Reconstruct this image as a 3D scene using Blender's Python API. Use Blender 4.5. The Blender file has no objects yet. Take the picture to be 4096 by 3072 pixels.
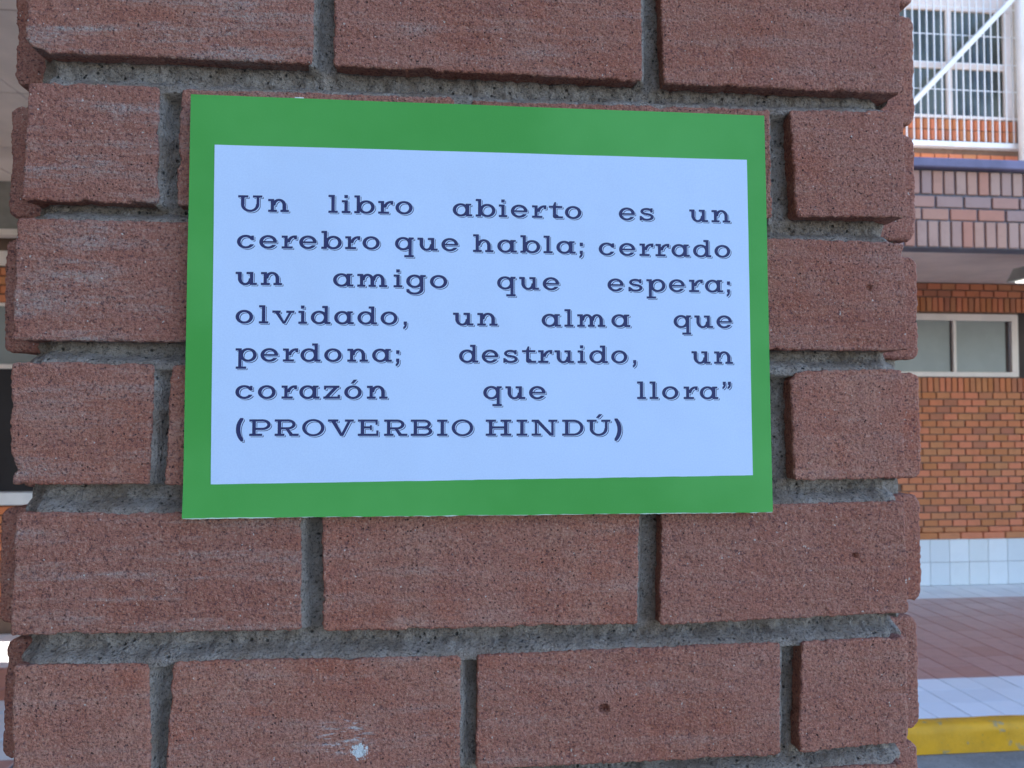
import bpy, bmesh, math, random
import numpy as np
from mathutils import Vector

# ------------------------------------------------------------------ camera, sky, sun, exposure
S = bpy.context.scene
COL = S.collection
random.seed(7)
CZ = 1.81                       # eye height above the yard
cam_data = bpy.data.cameras.new('camera')
cam = bpy.data.objects.new('camera', cam_data)
COL.objects.link(cam)
S.camera = cam
cam_data.sensor_width = 36.0
cam_data.lens = 36.0 * 3076.0 / 4096.0
cam_data.clip_start = 0.02
cam_data.clip_end = 400.0
cam.location = (0.0, -0.342, CZ)
yaw, pitch, roll = math.radians(5.577), math.radians(1.95), math.radians(0.08)
fw = Vector((math.sin(yaw) * math.cos(pitch), math.cos(yaw) * math.cos(pitch), math.sin(pitch)))
rt = Vector((math.cos(yaw), -math.sin(yaw), 0))
up = rt.cross(fw)
r2 = rt * math.cos(roll) + up * math.sin(roll)
u2 = up * math.cos(roll) - rt * math.sin(roll)
from mathutils import Matrix
cam.rotation_euler = Matrix((r2, u2, -fw)).transposed().to_euler()
cam_data.dof.use_dof = True
cam_data.dof.focus_distance = 0.347
cam_data.dof.aperture_fstop = 26.0

SUN_EL, SUN_AZ = math.radians(60), math.radians(-80)     # azimuth from +Y towards +X
world = bpy.data.worlds.new('World')
S.world = world
world.use_nodes = True
wn = world.node_tree.nodes
sky = wn.new('ShaderNodeTexSky')
sky.sky_type = 'NISHITA'
sky.sun_disc = False
sky.sun_elevation = SUN_EL
sky.sun_rotation = SUN_AZ
sky.altitude = 1500
sky.air_density = 1.2
sky.ozone_density = 5.0
sky.dust_density = 0.1
bg = wn['Background']
world.node_tree.links.new(sky.outputs[0], bg.inputs[0])
bg.inputs[1].default_value = 0.15
sd = bpy.data.lights.new('sun', 'SUN')
sd.energy = 2.6
sd.angle = math.radians(0.53)
sd.color = (1.0, 0.95, 0.87)
sun = bpy.data.objects.new('sun', sd)
COL.objects.link(sun)
to_sun = Vector((math.sin(SUN_AZ) * math.cos(SUN_EL), math.cos(SUN_AZ) * math.cos(SUN_EL), math.sin(SUN_EL)))
sun.rotation_euler = to_sun.to_track_quat('Z', 'Y').to_euler()
sun.location = (0, 0, 30)
vs = S.view_settings
vs.view_transform = 'Standard'
vs.look = 'None'
vs.gamma = 1.0
vs.use_curve_mapping = False
vs.exposure = 2.22

# ------------------------------------------------------------------ helpers
WORLD = {}                      # object name -> world position of its origin
def obj(name, me, mat=None, parent=None, at=(0, 0, 0), rot=None, **kw):
    o = bpy.data.objects.new(name, me)
    COL.objects.link(o)
    if mat is not None and me is not None and not me.materials:
        me.materials.append(mat)
    p = Vector(at)
    WORLD[o.name] = p
    if parent is not None:
        o.parent = parent
        o.location = p - WORLD[parent.name]
    else:
        o.location = p
    if rot: o.rotation_euler = rot
    for k, v in kw.items():
        if v is not None: o[k] = v
    return o
def thing(name, label, cat, at, group=None):
    return obj(name, None, None, None, at, label=label, category=cat, group=group)
def mesh_np(name, V, F, smooth=False):
    me = bpy.data.meshes.new(name)
    V = np.asarray(V, dtype=np.float32)
    me.vertices.add(len(V)); me.vertices.foreach_set('co', V.ravel())
    F = np.asarray(F, dtype=np.int32)
    n, k = F.shape
    me.loops.add(n * k); me.loops.foreach_set('vertex_index', F.ravel())
    me.polygons.add(n); me.polygons.foreach_set('loop_start', np.arange(0, n * k, k, dtype=np.int32))
    try: me.polygons.foreach_set('loop_total', np.full(n, k, dtype=np.int32))
    except Exception: pass
    me.polygons.foreach_set('use_smooth', np.full(n, bool(smooth)))
    me.update(calc_edges=True); me.validate()
    return me
def boxes_mesh(name, boxes, bevel=0.0, seg=1):
    """boxes: (x0,x1,y0,y1,z0,z1) joined in one mesh"""
    bm = bmesh.new()
    for (x0, x1, y0, y1, z0, z1) in boxes:
        m = Matrix.Translation(((x0 + x1) / 2, (y0 + y1) / 2, (z0 + z1) / 2)) @ Matrix.Diagonal((x1 - x0, y1 - y0, z1 - z0, 1))
        bmesh.ops.create_cube(bm, size=1.0, matrix=m)
    if bevel: bmesh.ops.bevel(bm, geom=bm.edges[:], offset=bevel, segments=seg, affect='EDGES', profile=0.6)
    me = bpy.data.meshes.new(name); bm.to_mesh(me); bm.free()
    return me
def box(name, b, mat, parent=None, bevel=0.0, **kw):
    c = ((b[0] + b[1]) / 2, (b[2] + b[3]) / 2, (b[4] + b[5]) / 2)
    me = boxes_mesh(name, [(b[0] - c[0], b[1] - c[0], b[2] - c[1], b[3] - c[1], b[4] - c[2], b[5] - c[2])], bevel)
    return obj(name, me, mat, parent, c, **kw)

_rng = np.random.default_rng(11)
_LAT = _rng.random((256, 256)).astype(np.float32)
def vnoise(x, y, s, ox=0.0, oy=0.0):
    """smooth value noise, s = cells per unit, result -1..1"""
    x = x * s + ox; y = y * s + oy
    xi = np.floor(x).astype(int); yi = np.floor(y).astype(int)
    fx = x - xi; fy = y - yi
    fx = fx * fx * (3 - 2 * fx); fy = fy * fy * (3 - 2 * fy)
    a = _LAT[xi % 256, yi % 256]; b = _LAT[(xi + 1) % 256, yi % 256]
    c = _LAT[xi % 256, (yi + 1) % 256]; d = _LAT[(xi + 1) % 256, (yi + 1) % 256]
    return ((a * (1 - fx) + b * fx) * (1 - fy) + (c * (1 - fx) + d * fx) * fy) * 2 - 1
def fbm(x, y, s, o, seed):
    r = 0; a = 1.0; t = 0
    for k in range(o):
        r = r + a * vnoise(x, y, s, seed * 13.7 + k * 31.1, seed * 7.3 + k * 17.9); t += a
        a *= 0.55; s *= 2.03
    return r / t

# ------------------------------------------------------------------ materials
class NT:
    def __init__(s, name):
        s.m = bpy.data.materials.new(name); s.m.use_nodes = True
        s.t = s.m.node_tree; s.b = s.t.nodes['Principled BSDF']
        s.pos = s.t.nodes.new('ShaderNodeNewGeometry').outputs['Position']
    def n(s, ty, **kw):
        nd = s.t.nodes.new(ty)
        for k, v in kw.items(): setattr(nd, k, v)
        return nd
    def put(s, sock, v):
        if isinstance(v, bpy.types.NodeSocket): s.t.links.new(v, sock)
        elif isinstance(v, tuple) and len(v) == 3 and sock.type == 'RGBA': sock.default_value = (*v, 1)
        else: sock.default_value = v
    def noise(s, scale, detail=4, rough=0.55, vec=None, stretch=None):
        nd = s.n('ShaderNodeTexNoise')
        nd.inputs['Scale'].default_value = scale; nd.inputs['Detail'].default_value = detail
        nd.inputs['Roughness'].default_value = rough
        v = vec or s.pos
        if stretch:
            mp = s.n('ShaderNodeMapping'); mp.inputs['Scale'].default_value = stretch
            s.put(mp.inputs['Vector'], v); v = mp.outputs[0]
        s.put(nd.inputs['Vector'], v)
        return nd.outputs['Fac']
    def ramp(s, f, a, b, lo=0.0, hi=1.0):
        nd = s.n('ShaderNodeMapRange', interpolation_type='SMOOTHSTEP')
        s.put(nd.inputs[0], f); nd.inputs[1].default_value = a; nd.inputs[2].default_value = b
        nd.inputs[3].default_value = lo; nd.inputs[4].default_value = hi
        return nd.outputs[0]
    def mix(s, f, a, b, mode='MIX'):
        nd = s.n('ShaderNodeMix', data_type='RGBA', blend_type=mode)
        s.put(nd.inputs[0], f); s.put(nd.inputs[6], a); s.put(nd.inputs[7], b)
        return nd.outputs[2]
    def math(s, op, a, b=0.0):
        nd = s.n('ShaderNodeMath', operation=op); s.put(nd.inputs[0], a); s.put(nd.inputs[1], b)
        return nd.outputs[0]
    def vor(s, scale, vec=None):
        nd = s.n('ShaderNodeTexVoronoi'); nd.inputs['Scale'].default_value = scale
        s.put(nd.inputs['Vector'], vec or s.pos)
        return nd.outputs['Distance'], nd.outputs['Color']
    def rnd(s):
        return s.n('ShaderNodeObjectInfo').outputs['Random']
    def attr(s, name):
        return s.n('ShaderNodeAttribute', attribute_type='OBJECT', attribute_name=name).outputs['Fac']
    def bump(s, h, strength, dist):
        nd = s.n('ShaderNodeBump'); nd.inputs['Strength'].default_value = strength
        nd.inputs['Distance'].default_value = dist
        s.put(nd.inputs['Height'], h); s.put(s.b.inputs['Normal'], nd.outputs[0])
    def done(s, col, rough=0.85, spec=0.3, metal=0.0):
        s.put(s.b.inputs['Base Color'], col); s.put(s.b.inputs['Roughness'], rough)
        s.b.inputs['Specular IOR Level'].default_value = spec; s.b.inputs['Metallic'].default_value = metal
        return s.m

def mat_pillar_brick():
    t = NT('red_clay_brick')
    big = t.noise(38, 5, 0.6)
    med = t.noise(170, 5, 0.65)
    streak = t.noise(70, 6, 0.7, stretch=(0.22, 1, 2.0))
    col = t.mix(t.ramp(big, 0.34, 0.66), (0.53, 0.165, 0.092), (0.59, 0.265, 0.175))
    col = t.mix(t.ramp(t.rnd(), 0, 1, 0.0, 0.65), col, (0.43, 0.150, 0.095))
    col = t.mix(t.ramp(med, 0.42, 0.7, 0, 0.5), col, (0.37, 0.130, 0.095))
    col = t.mix(t.ramp(streak, 0.50, 0.30, 0, 0.40), col, (0.29, 0.125, 0.11))
    col = t.mix(t.ramp(t.noise(11, 3, 0.5), 0.38, 0.62, 0, 0.5), col, (0.50, 0.215, 0.155))
    bl = t.attr('bloom')
    bloom = t.math('MULTIPLY', t.ramp(streak, 0.44, 0.72), bl)
    fine = t.noise(900, 3, 0.7)
    bloom = t.math('MULTIPLY', bloom, t.ramp(fine, 0.36, 0.60, 0.25, 1.0))
    col = t.mix(bloom, col, (0.52, 0.46, 0.41))
    g = t.noise(820, 3, 0.8)
    col = t.mix(t.ramp(g, 0.34, 0.50, 0.85, 0.0), col, (0.105, 0.055, 0.058))
    col = t.mix(t.ramp(g, 0.53, 0.68, 0.0, 0.55), col, (0.58, 0.40, 0.30))
    d, c = t.vor(420)
    pit = t.ramp(d, 0.10, 0.22, 1.0, 0.0)
    sel = t.ramp(c, 0.72, 0.80)
    pit = t.math('MULTIPLY', pit, sel)
    col = t.mix(t.math('MULTIPLY', pit, 0.85), col, (0.045, 0.028, 0.028))
    d2, c2 = t.vor(330, t.n('ShaderNodeVectorMath', operation='ADD').outputs[0])
    gr = t.noise(620, 1, 0.4)
    col = t.mix(t.ramp(gr, 0.735, 0.79, 0, 0.8), col, (0.72, 0.66, 0.58))
    # dried white paint splashed on one brick
    sub = t.n('ShaderNodeVectorMath', operation='SUBTRACT'); t.put(sub.inputs[0], t.pos); sub.inputs[1].default_value = (-0.0325, 0, CZ - 0.1475)
    mp = t.n('ShaderNodeMapping'); t.put(mp.inputs[0], sub.outputs[0]); mp.inputs['Scale'].default_value = (1, 0, 1.25)
    ln = t.n('ShaderNodeVectorMath', operation='LENGTH'); t.put(ln.inputs[0], mp.outputs[0])
    wob = t.math('ADD', ln.outputs['Value'], t.math('MULTIPLY', t.noise(420, 4, 0.7), 0.0125))
    core = t.ramp(wob, 0.0094, 0.0102, 1, 0)
    sub2 = t.n('ShaderNodeVectorMath', operation='SUBTRACT'); t.put(sub2.inputs[0], t.pos); sub2.inputs[1].default_value = (-0.039, 0, CZ - 0.1405)
    ln2 = t.n('ShaderNodeVectorMath', operation='LENGTH'); mp2 = t.n('ShaderNodeMapping')
    t.put(mp2.inputs[0], sub2.outputs[0]); mp2.inputs['Scale'].default_value = (0.8, 0, 1.1); t.put(ln2.inputs[0], mp2.outputs[0])
    scr = t.math('MULTIPLY', t.ramp(ln2.outputs['Value'], 0.004, 0.013, 1, 0), t.ramp(t.noise(330, 4, 0.7, stretch=(0.4, 1, 2.2)), 0.52, 0.6))
    col = t.mix(t.math('MULTIPLY', scr, 0.6), col, (0.74, 0.73, 0.70))
    col = t.mix(core, col, (0.80, 0.80, 0.78))
    h = t.math('ADD', t.math('MULTIPLY', t.noise(900, 3, 0.75), 1.0), t.math('MULTIPLY', t.noise(420, 4, 0.65), 1.0))
    mpd = t.n('ShaderNodeMapping'); t.put(mpd.inputs[0], t.pos); mpd.inputs['Rotation'].default_value = (0, 0.5, 0)
    h = t.math('ADD', h, t.math('MULTIPLY', t.noise(420, 3, 0.6, vec=mpd.outputs[0], stretch=(0.45, 1, 1.7)), 0.9))
    h = t.math('SUBTRACT', h, t.math('MULTIPLY', pit, 0.6))
    t.bump(h, 1.0, 0.0017)
    return t.done(col, 0.9, 0.25)
def mat_mortar():
    t = NT('grey_mortar')
    a = t.noise(90, 6, 0.65); g = t.noise(760, 4, 0.8)
    col = t.mix(t.ramp(a, 0.35, 0.65), (0.335, 0.265, 0.215), (0.48, 0.395, 0.335))
    col = t.mix(t.ramp(g, 0.36, 0.50, 0.85, 0), col, (0.09, 0.075, 0.06))
    col = t.mix(t.ramp(g, 0.56, 0.72, 0, 0.5), col, (0.46, 0.43, 0.38))
    col = t.mix(t.ramp(t.noise(34, 4, 0.6), 0.46, 0.66, 0, 0.45), col, (0.26, 0.17, 0.11))
    dv_, cv_ = t.vor(300)
    pt = t.math('MULTIPLY', t.ramp(dv_, 0.10, 0.28, 1, 0), t.ramp(cv_, 0.6, 0.7))
    col = t.mix(t.math('MULTIPLY', pt, 0.8), col, (0.05, 0.045, 0.04))
    h = t.math('SUBTRACT', t.math('ADD', t.noise(900, 3, 0.7), t.noise(330, 4, 0.7)), t.math('MULTIPLY', pt, 0.7))
    t.bump(h, 1.0, 0.0026)
    return t.done(col, 0.95, 0.2)
def mat_flat(name, col, rough=0.7, spec=0.3, var=0.08, scale=6.0, metal=0.0, bump=0.0, bscale=200, bdist=0.001):
    t = NT(name)
    d = tuple(c * (1 - var * 2) for c in col)
    c = t.mix(t.ramp(t.noise(scale, 5, 0.6), 0.35, 0.65), d, tuple(min(1, c * (1 + var * 0.5)) for c in col))
    if bump: t.bump(t.noise(bscale, 4, 0.6), bump, bdist)
    return t.done(c, rough, spec, metal)
def mat_unit(name, cols, rough=0.8, spec=0.3, grain=0.25):
    """bricks and tiles: every piece takes its own shade between the given colours"""
    t = NT(name)
    r = t.rnd()
    c = cols[0]
    for k, cc in enumerate(cols[1:]):
        x = (k + 0.5) / len(cols[1:])
        c = t.mix(t.ramp(r, x - 0.5 / len(cols), x + 0.5 / len(cols)), c, cc)
    c = t.mix(t.ramp(t.noise(14, 5, 0.65), 0.42, 0.75, 0, grain), c, tuple(x * 0.5 for x in cols[0]))
    t.bump(t.noise(120, 3, 0.6), 0.25, 0.002)
    return t.done(c, rough, spec)

M = {}
M['brick'] = mat_pillar_brick()
M['mortar'] = mat_mortar()
M['orange'] = mat_unit('orange_facing_brick', [(0.52, 0.185, 0.068), (0.60, 0.195, 0.085), (0.66, 0.21, 0.105), (0.55, 0.215, 0.09), (0.44, 0.155, 0.085)])
M['mauve'] = mat_unit('weathered_mauve_brick', [(0.50, 0.26, 0.20), (0.52, 0.31, 0.24), (0.42, 0.26, 0.225), (0.54, 0.29, 0.21), (0.54, 0.235, 0.16)])
M['wallmortar'] = mat_flat('wall_mortar', (0.20, 0.125, 0.09), 0.95)
M['mauvemortar'] = mat_flat('dark_joint_mortar', (0.19, 0.17, 0.185), 0.95)
M['redtile'] = mat_unit('red_brown_floor_tile', [(0.47, 0.235, 0.185), (0.50, 0.265, 0.215), (0.44, 0.205, 0.155)], 0.30, 0.5, 0.35)
M['whitetile'] = mat_unit('white_glazed_tile', [(0.74, 0.74, 0.72), (0.79, 0.79, 0.78), (0.70, 0.71, 0.71)], 0.3, 0.4, 0.06)
M['grout'] = mat_flat('grey_grout', (0.15, 0.16, 0.18), 0.9)
M['soffit'] = mat_flat('beige_render', (0.84, 0.69, 0.60), 0.9, 0.2, 0.05, 3.0)
M['white'] = mat_flat('white_enamel_paint', (0.80, 0.80, 0.79), 0.4, 0.4, 0.04)
M['cream'] = mat_flat('cream_enamel_frame', (0.80, 0.68, 0.60), 0.45, 0.4, 0.05)
M['purple'] = mat_flat('purple_painted_coping', (0.22, 0.19, 0.29), 0.6, 0.3, 0.12, 4.0)
M['frost'] = mat_flat('frosted_pane', (0.24, 0.25, 0.235), 0.35, 0.5, 0.03)
M['darkglass'] = mat_flat('dark_glass_pane', (0.085, 0.10, 0.085), 0.12, 0.5, 0.3, 2.0)
M['interior'] = mat_flat('painted_dim_room', (0.035, 0.03, 0.03), 0.8)  # room shade put into the colour as near-black
M['door'] = mat_flat('dark_brown_door_paint', (0.05, 0.030, 0.025), 0.6)
M['steel'] = mat_flat('grey_steel', (0.30, 0.30, 0.29), 0.5)
M['concrete'] = mat_flat('grey_concrete', (0.30, 0.28, 0.25), 0.9, 0.2, 0.1, 5.0)
M['facade'] = mat_flat('pale_block_render', (0.42, 0.33, 0.26), 0.9)
def mat_yellow():
    t = NT('worn_yellow_kerb_paint')
    c = t.mix(t.ramp(t.noise(5, 5, 0.6), 0.35, 0.7), (0.80, 0.37, 0.012), (0.66, 0.31, 0.015))
    w = t.noise(6.5, 6, 0.7)
    c = t.mix(t.ramp(w, 0.555, 0.60, 0, 0.75), c, (0.30, 0.26, 0.16))
    c = t.mix(t.ramp(t.noise(40, 5, 0.7), 0.62, 0.72, 0, 0.6), c, (0.24, 0.19, 0.08))
    t.bump(t.noise(60, 5, 0.7), 0.5, 0.004)
    return t.done(c, 0.6, 0.3)
M['yellow'] = mat_yellow()
def mat_asphalt():
    t = NT('grey_yard_concrete')
    c = t.mix(t.ramp(t.noise(3, 7, 0.7), 0.35, 0.65), (0.20, 0.195, 0.185), (0.32, 0.31, 0.29))
    c = t.mix(t.ramp(t.noise(70, 4, 0.7), 0.5, 0.7, 0, 0.6), c, (0.34, 0.33, 0.31))
    c = t.mix(t.ramp(t.noise(55, 4, 0.7), 0.3, 0.45, 0.6, 0), c, (0.08, 0.078, 0.075))
    t.bump(t.noise(90, 5, 0.75), 0.6, 0.006)
    return t.done(c, 0.9, 0.25)
M['asphalt'] = mat_asphalt()
def mat_card():
    t = NT('green_card')
    c = t.mix(t.ramp(t.noise(9, 4, 0.6), 0.35, 0.65), (0.066, 0.350, 0.052), (0.092, 0.405, 0.076))
    c = t.mix(t.ramp(t.noise(1700, 2, 0.8), 0.58, 0.75, 0, 0.25), c, (0.14, 0.45, 0.14))
    t.bump(t.noise(1200, 3, 0.6), 0.12, 0.0003)
    return t.done(c, 0.65, 0.35)
M['card'] = mat_card()
def mat_paper():
    t = NT('white_printer_paper')
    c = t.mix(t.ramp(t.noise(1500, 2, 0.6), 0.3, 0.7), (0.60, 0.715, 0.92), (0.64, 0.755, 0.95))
    w = t.noise(22, 3, 0.5)
    t.bump(w, 0.25, 0.006)
    return t.done(c, 0.7, 0.3)
M['paper'] = mat_paper()
M['paperedge'] = mat_flat('torn_card_core', (0.62, 0.74, 0.60), 0.9)
M['ink'] = mat_flat('dark_grey_ink', (0.034, 0.038, 0.125), 0.6, 0.3, 0.05, 300)
M['tape'] = mat_flat('white_tape', (0.78, 0.77, 0.75), 0.5)
def mat_lamp():
    t = NT('lit_lamp_diffuser')
    t.b.inputs['Emission Color'].default_value = (1, 0.97, 0.9, 1); t.b.inputs['Emission Strength'].default_value = 0.7
    return t.done((0.8, 0.8, 0.8), 0.5)
M['lamp'] = mat_lamp()

# ------------------------------------------------------------------ ground and setting
obj('yard_ground', mesh_np('yard_ground', [(-60, -60, 0), (60, -60, 0), (60, 60, 0), (-60, 60, 0)], [(0, 1, 2, 3)]), M['asphalt'], kind='structure')
FZ = CZ - 1.66                 # corridor floor
KY = 3.53                      # kerb line
WY = 6.6                       # corridor back wall
cf = box('corridor_floor', (1.2, 9.0, KY + 0.02, WY + 0.3, 0.004, FZ - 0.006), M['grout'], kind='structure')
JX = 0.1972                    # tile module
def tile(par, x0, y0, mat, name='floor_tile', w=JX, d=JX, gap=0.0036):
    me = bpy.data.meshes.get('tm_%.4f_%.4f_%s' % (w, d, mat.name))
    if me is None:
        me = boxes_mesh('tm_%.4f_%.4f_%s' % (w, d, mat.name), [(gap, w - gap, gap * 0.3, d - gap * 0.3, -0.008, 0)], 0.0012)
        me.materials.append(mat)
    return obj(name, me, None, par, (x0, y0, FZ + random.uniform(-0.0007, 0.0007)))
XT0 = 4.678 - JX * 12
def tile_rows(par, ys, d, mat, xlo, xhi):
    for y in ys:
        k0 = int((xlo(y) - XT0) / JX) - 1; k1 = int((xhi(y) - XT0) / JX) + 1
        for k in range(k0, k1): tile(par, XT0 + k * JX, y, mat, 'floor_tile', JX, d)
sl = lambda y: 0.60 * (y + 0.342) + 0.05
sr = lambda y: 0.835 * (y + 0.342) + 0.22
cfy = [KY + 0.105 + 0.1905 * k for k in range(3)]
tile_rows(cf, cfy, 0.1905, M['whitetile'], sl, sr)
y1 = KY + 0.105 + 0.1905 * 3 + 0.001
nb = 10; db = (6.13 - y1) / nb
tile_rows(cf, [y1 + k * db for k in range(nb)], db, M['redtile'], sl, sr)
dw = (WY - 6.131) / 3
tile_rows(cf, [6.131 + k * dw for k in range(3)], dw, M['whitetile'], sl, sr)

def kerb_mesh():
    prof = [(0, 0.004), (0, 0.105)]
    for k in range(1, 6):
        a = math.radians(90 * k / 5); prof.append((0.03 * (1 - math.cos(a)), 0.105 + 0.045 * math.sin(a)))
    prof += [(0.098, 0.150), (0.098, 0.004)]
    V = []; F = []; nx = 160; m = len(prof)
    rr = np.random.default_rng(3)
    for i in range(nx + 1):
        x = 1.2 + 7.8 * i / nx
        for j, (y, z) in enumerate(prof):
            w = 0.004 * vnoise(np.array([x]), np.array([j * 0.13]), 9)[0] if 0 < j < m - 1 else 0
            V.append((x, KY + y + w, z + w * 0.6))
    for i in range(nx):
        for j in range(m - 1):
            a = i * m + j; F.append((a, a + m, a + m + 1, a + 1))
    return mesh_np('kerb', V, F, True)
obj('kerb', kerb_mesh(), M['yellow'], kind='structure')

# ------------------------------------------------------------------ school building on the far side
B = thing('school_building', 'two storey orange brick school building with tiled corridor, grilled window upstairs', 'building', (4.9, WY, 0))
zr = lambda r: CZ + r
box('wall', (1.2, 5.632, WY + 0.012, WY + 0.25, FZ, zr(0.330)), M['wallmortar'], B)
box('wall', (1.2, 5.632, WY + 0.012, WY + 0.25, zr(0.932), zr(1.236)), M['wallmortar'], B)
box('wall', (1.2, 3.62, WY + 0.0125, WY + 0.25, zr(0.3305), zr(0.9315)), M['wallmortar'], B)
box('wall', (5.598, 5.632, WY + 0.0125, WY + 0.25, zr(0.3305), zr(0.9315)), M['cream'], B)
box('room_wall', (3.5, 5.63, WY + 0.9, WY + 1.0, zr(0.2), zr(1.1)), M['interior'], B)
box('wall', (5.632, 9.0, WY + 0.30, WY + 0.5, FZ, zr(1.236)), M['door'], B)
def unit_mesh(name, w, d, h, mat, bev=0.003):
    me = boxes_mesh(name, [(-w / 2, w / 2, 0, d, -h / 2, h / 2)], bev); me.materials.append(mat); return me
bw, bh = 0.1455, 0.0676
str_me = unit_mesh('stretcher', bw - 0.011, 0.03, bh - 0.011, M['orange'])
sol_me = unit_mesh('soldier', 0.0495, 0.03, 0.134, M['orange'])
def jit(): return random.uniform(-0.0022, 0.0022)
XL, XR = 4.40, 5.632
for r in range(19):                                   # running bond below the window
    z = zr(-1.105) + bh * (r + 0.5)
    x = XL + (0.5 * bw if r % 2 else 0)
    while x < XR + 0.6:
        obj('brick', str_me, None, B, (x + jit() * .5, WY + jit(), z), rot=(0, 0, jit()))
        x += bw
for z in (zr(0.249), zr(1.024)):                      # upright courses under and over the window
    x = XL
    while x < XR + 0.6:
        obj('soldier_brick', sol_me, None, B, (x, WY + jit(), z), rot=(0, jit() * 2, 0)); x += 0.0617
for r in range(2):
    x = XL + (0.5 * bw if r % 2 else 0.03)
    while x < XR + 0.6:
        obj('brick', str_me, None, B, (x, WY + jit(), zr(1.097) + bh * (r + 0.5))); x += bw
sill_me = unit_mesh('sill_course', 0.219, 0.05, 0.062, M['orange'], 0.006)
sill2_me = unit_mesh('sill_course_top', 0.219, 0.04, 0.048, M['orange'], 0.008)
x = 4.40
while x < 6.2:
    obj('ledge_brick', sill_me, None, B, (x, WY - 0.028, zr(-1.190))); obj('ledge_brick', sill2_me, None, B, (x + 0.07, WY - 0.014, zr(-1.133)))
    x += 0.228
wt_me = boxes_mesh('wall_tile', [(-0.0968, 0.0968, 0, 0.01, -0.1075, 0.1075)], 0.0012); wt_me.materials.append(M['whitetile'])
for k in range(-2, 8):
    for j in range(2):
        obj('wall_tile', wt_me, None, B, (4.678 + JX * (k + 0.5) - 0.003, WY - 0.002 + jit() * .2, FZ + 0.1095 + 0.2185 * j))
# plain stretches further along, out of the picture
pl = []
for r in range(30):
    x = 1.25 + (0.5 * bw if r % 2 else 0)
    z = zr(-1.1) + bh * (r + 0.5)
    if z > zr(1.2): break
    while x < 4.28:
        pl.append((x - 0.067, x + 0.067, WY, WY + 0.03, z - 0.028, z + 0.028)); x += bw
obj('brick_courses', boxes_mesh('brick_courses', pl), M['orange'], B, kind='stuff')
box('wall_base', (1.2, 4.27, WY - 0.002, WY + 0.011, FZ, FZ + 0.43), M['whitetile'], B)
# corridor window
W = obj('window', None, None, B, (4.9, WY, zr(0.63)))
wf = [(3.6, 5.60, WY - 0.012, WY + 0.05, zr(0.869), zr(0.934)), (3.6, 5.60, WY - 0.012, WY + 0.05, zr(0.327), zr(0.374)),
      (5.545, 5.600, WY - 0.011, WY + 0.05, zr(0.3745), zr(0.8685)), (4.942, 4.975, WY - 0.010, WY + 0.045, zr(0.3745), zr(0.8685)), (3.6, 3.66, WY - 0.011, WY + 0.05, zr(0.3745), zr(0.8685))]
for b_ in wf: box('window_frame', b_, M['cream'], W, 0.003)
for a, b_ in ((3.66, 4.925), (4.976, 5.50)): box('pane', (a, b_, WY + 0.018, WY + 0.024, zr(0.375), zr(0.868)), M['frost'], W)
for a in (4.926, 5.502): box('sash_edge', (a, a + 0.014 if a < 5 else a + 0.03, WY + 0.016, WY + 0.04, zr(0.375), zr(0.868)), M['door'], W)
# upper floor slab, parapet of upright and lying bricks, purple coping
PY = 3.75
box('ceiling', (1.2, 9.0, PY + 0.14, WY + 0.25, zr(1.237), zr(1.40)), M['soffit'], B)
box('parapet_wall', (1.2, 9.0, PY + 0.012, PY + 0.138, zr(0.930), zr(1.377)), M['mauvemortar'], B)
psol = unit_mesh('parapet_soldier', 0.0585, 0.03, 0.146, M['mauve'], 0.003)
psol2 = unit_mesh('parapet_soldier_top', 0.0585, 0.03, 0.132, M['mauve'], 0.003)
pstr = unit_mesh('parapet_stretcher', 0.158, 0.03, 0.062, M['mauve'], 0.003)
x = 2.60
while x < 3.75:
    obj('parapet_brick', psol, None, B, (x, PY + jit(), zr(1.008)), rot=(0, jit() * 3, 0))
    obj('parapet_brick', psol2, None, B, (x + 0.032, PY + jit(), zr(1.304)), rot=(0, jit() * 3, 0)); x += 0.0700
for r, (z, x) in enumerate(((zr(1.121), 2.569), (zr(1.193), 2.655))):
    while x < 3.8:
        obj('parapet_brick', pstr, None, B, (x + 0.086, PY + jit(), z)); x += 0.171
box('coping', (1.2, 9.0, PY - 0.045, PY + 0.18, zr(1.379), zr(1.432)), M['purple'], B, 0.006)
# upper storey
UX = 5.62
box('wall', (1.2, 9.0, WY + 0.012, WY + 0.25, zr(1.401), zr(2.843)), M['wallmortar'], B)
box('wall', (UX, 9.0, WY + 0.0125, WY + 0.25, zr(2.8435), zr(8)), M['facade'], B)
box('wall', (1.2, UX, WY + 0.0125, WY + 0.25, zr(4.30), zr(8)), M['facade'], B)
box('roof', (1.0, 9.2, WY - 1.0, WY + 5, zr(8.001), zr(8.2)), M['concrete'], B)
for z, xo in ((zr(2.465), 4.646), (zr(2.393), 4.572)):
    x = xo - 2 * bw
    while x < 5.55: obj('brick', str_me, None, B, (x + bw / 2, WY + jit(), z)); x += bw
band_me = unit_mesh('band_brick', 0.066, 0.03, 0.098, M['orange'])
for z in (zr(2.678), zr(2.786)):
    x = 4.42
    while x < 5.62: obj('band_brick', band_me, None, B, (x, WY + jit(), z)); x += 0.0745
UW = obj('window', None, None, B, (5.0, WY, zr(3.6)))
box('room_wall', (3.4, 5.62, WY + 0.9, WY + 1.0, zr(2.85), zr(4.29)), M['interior'], UW)
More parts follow.
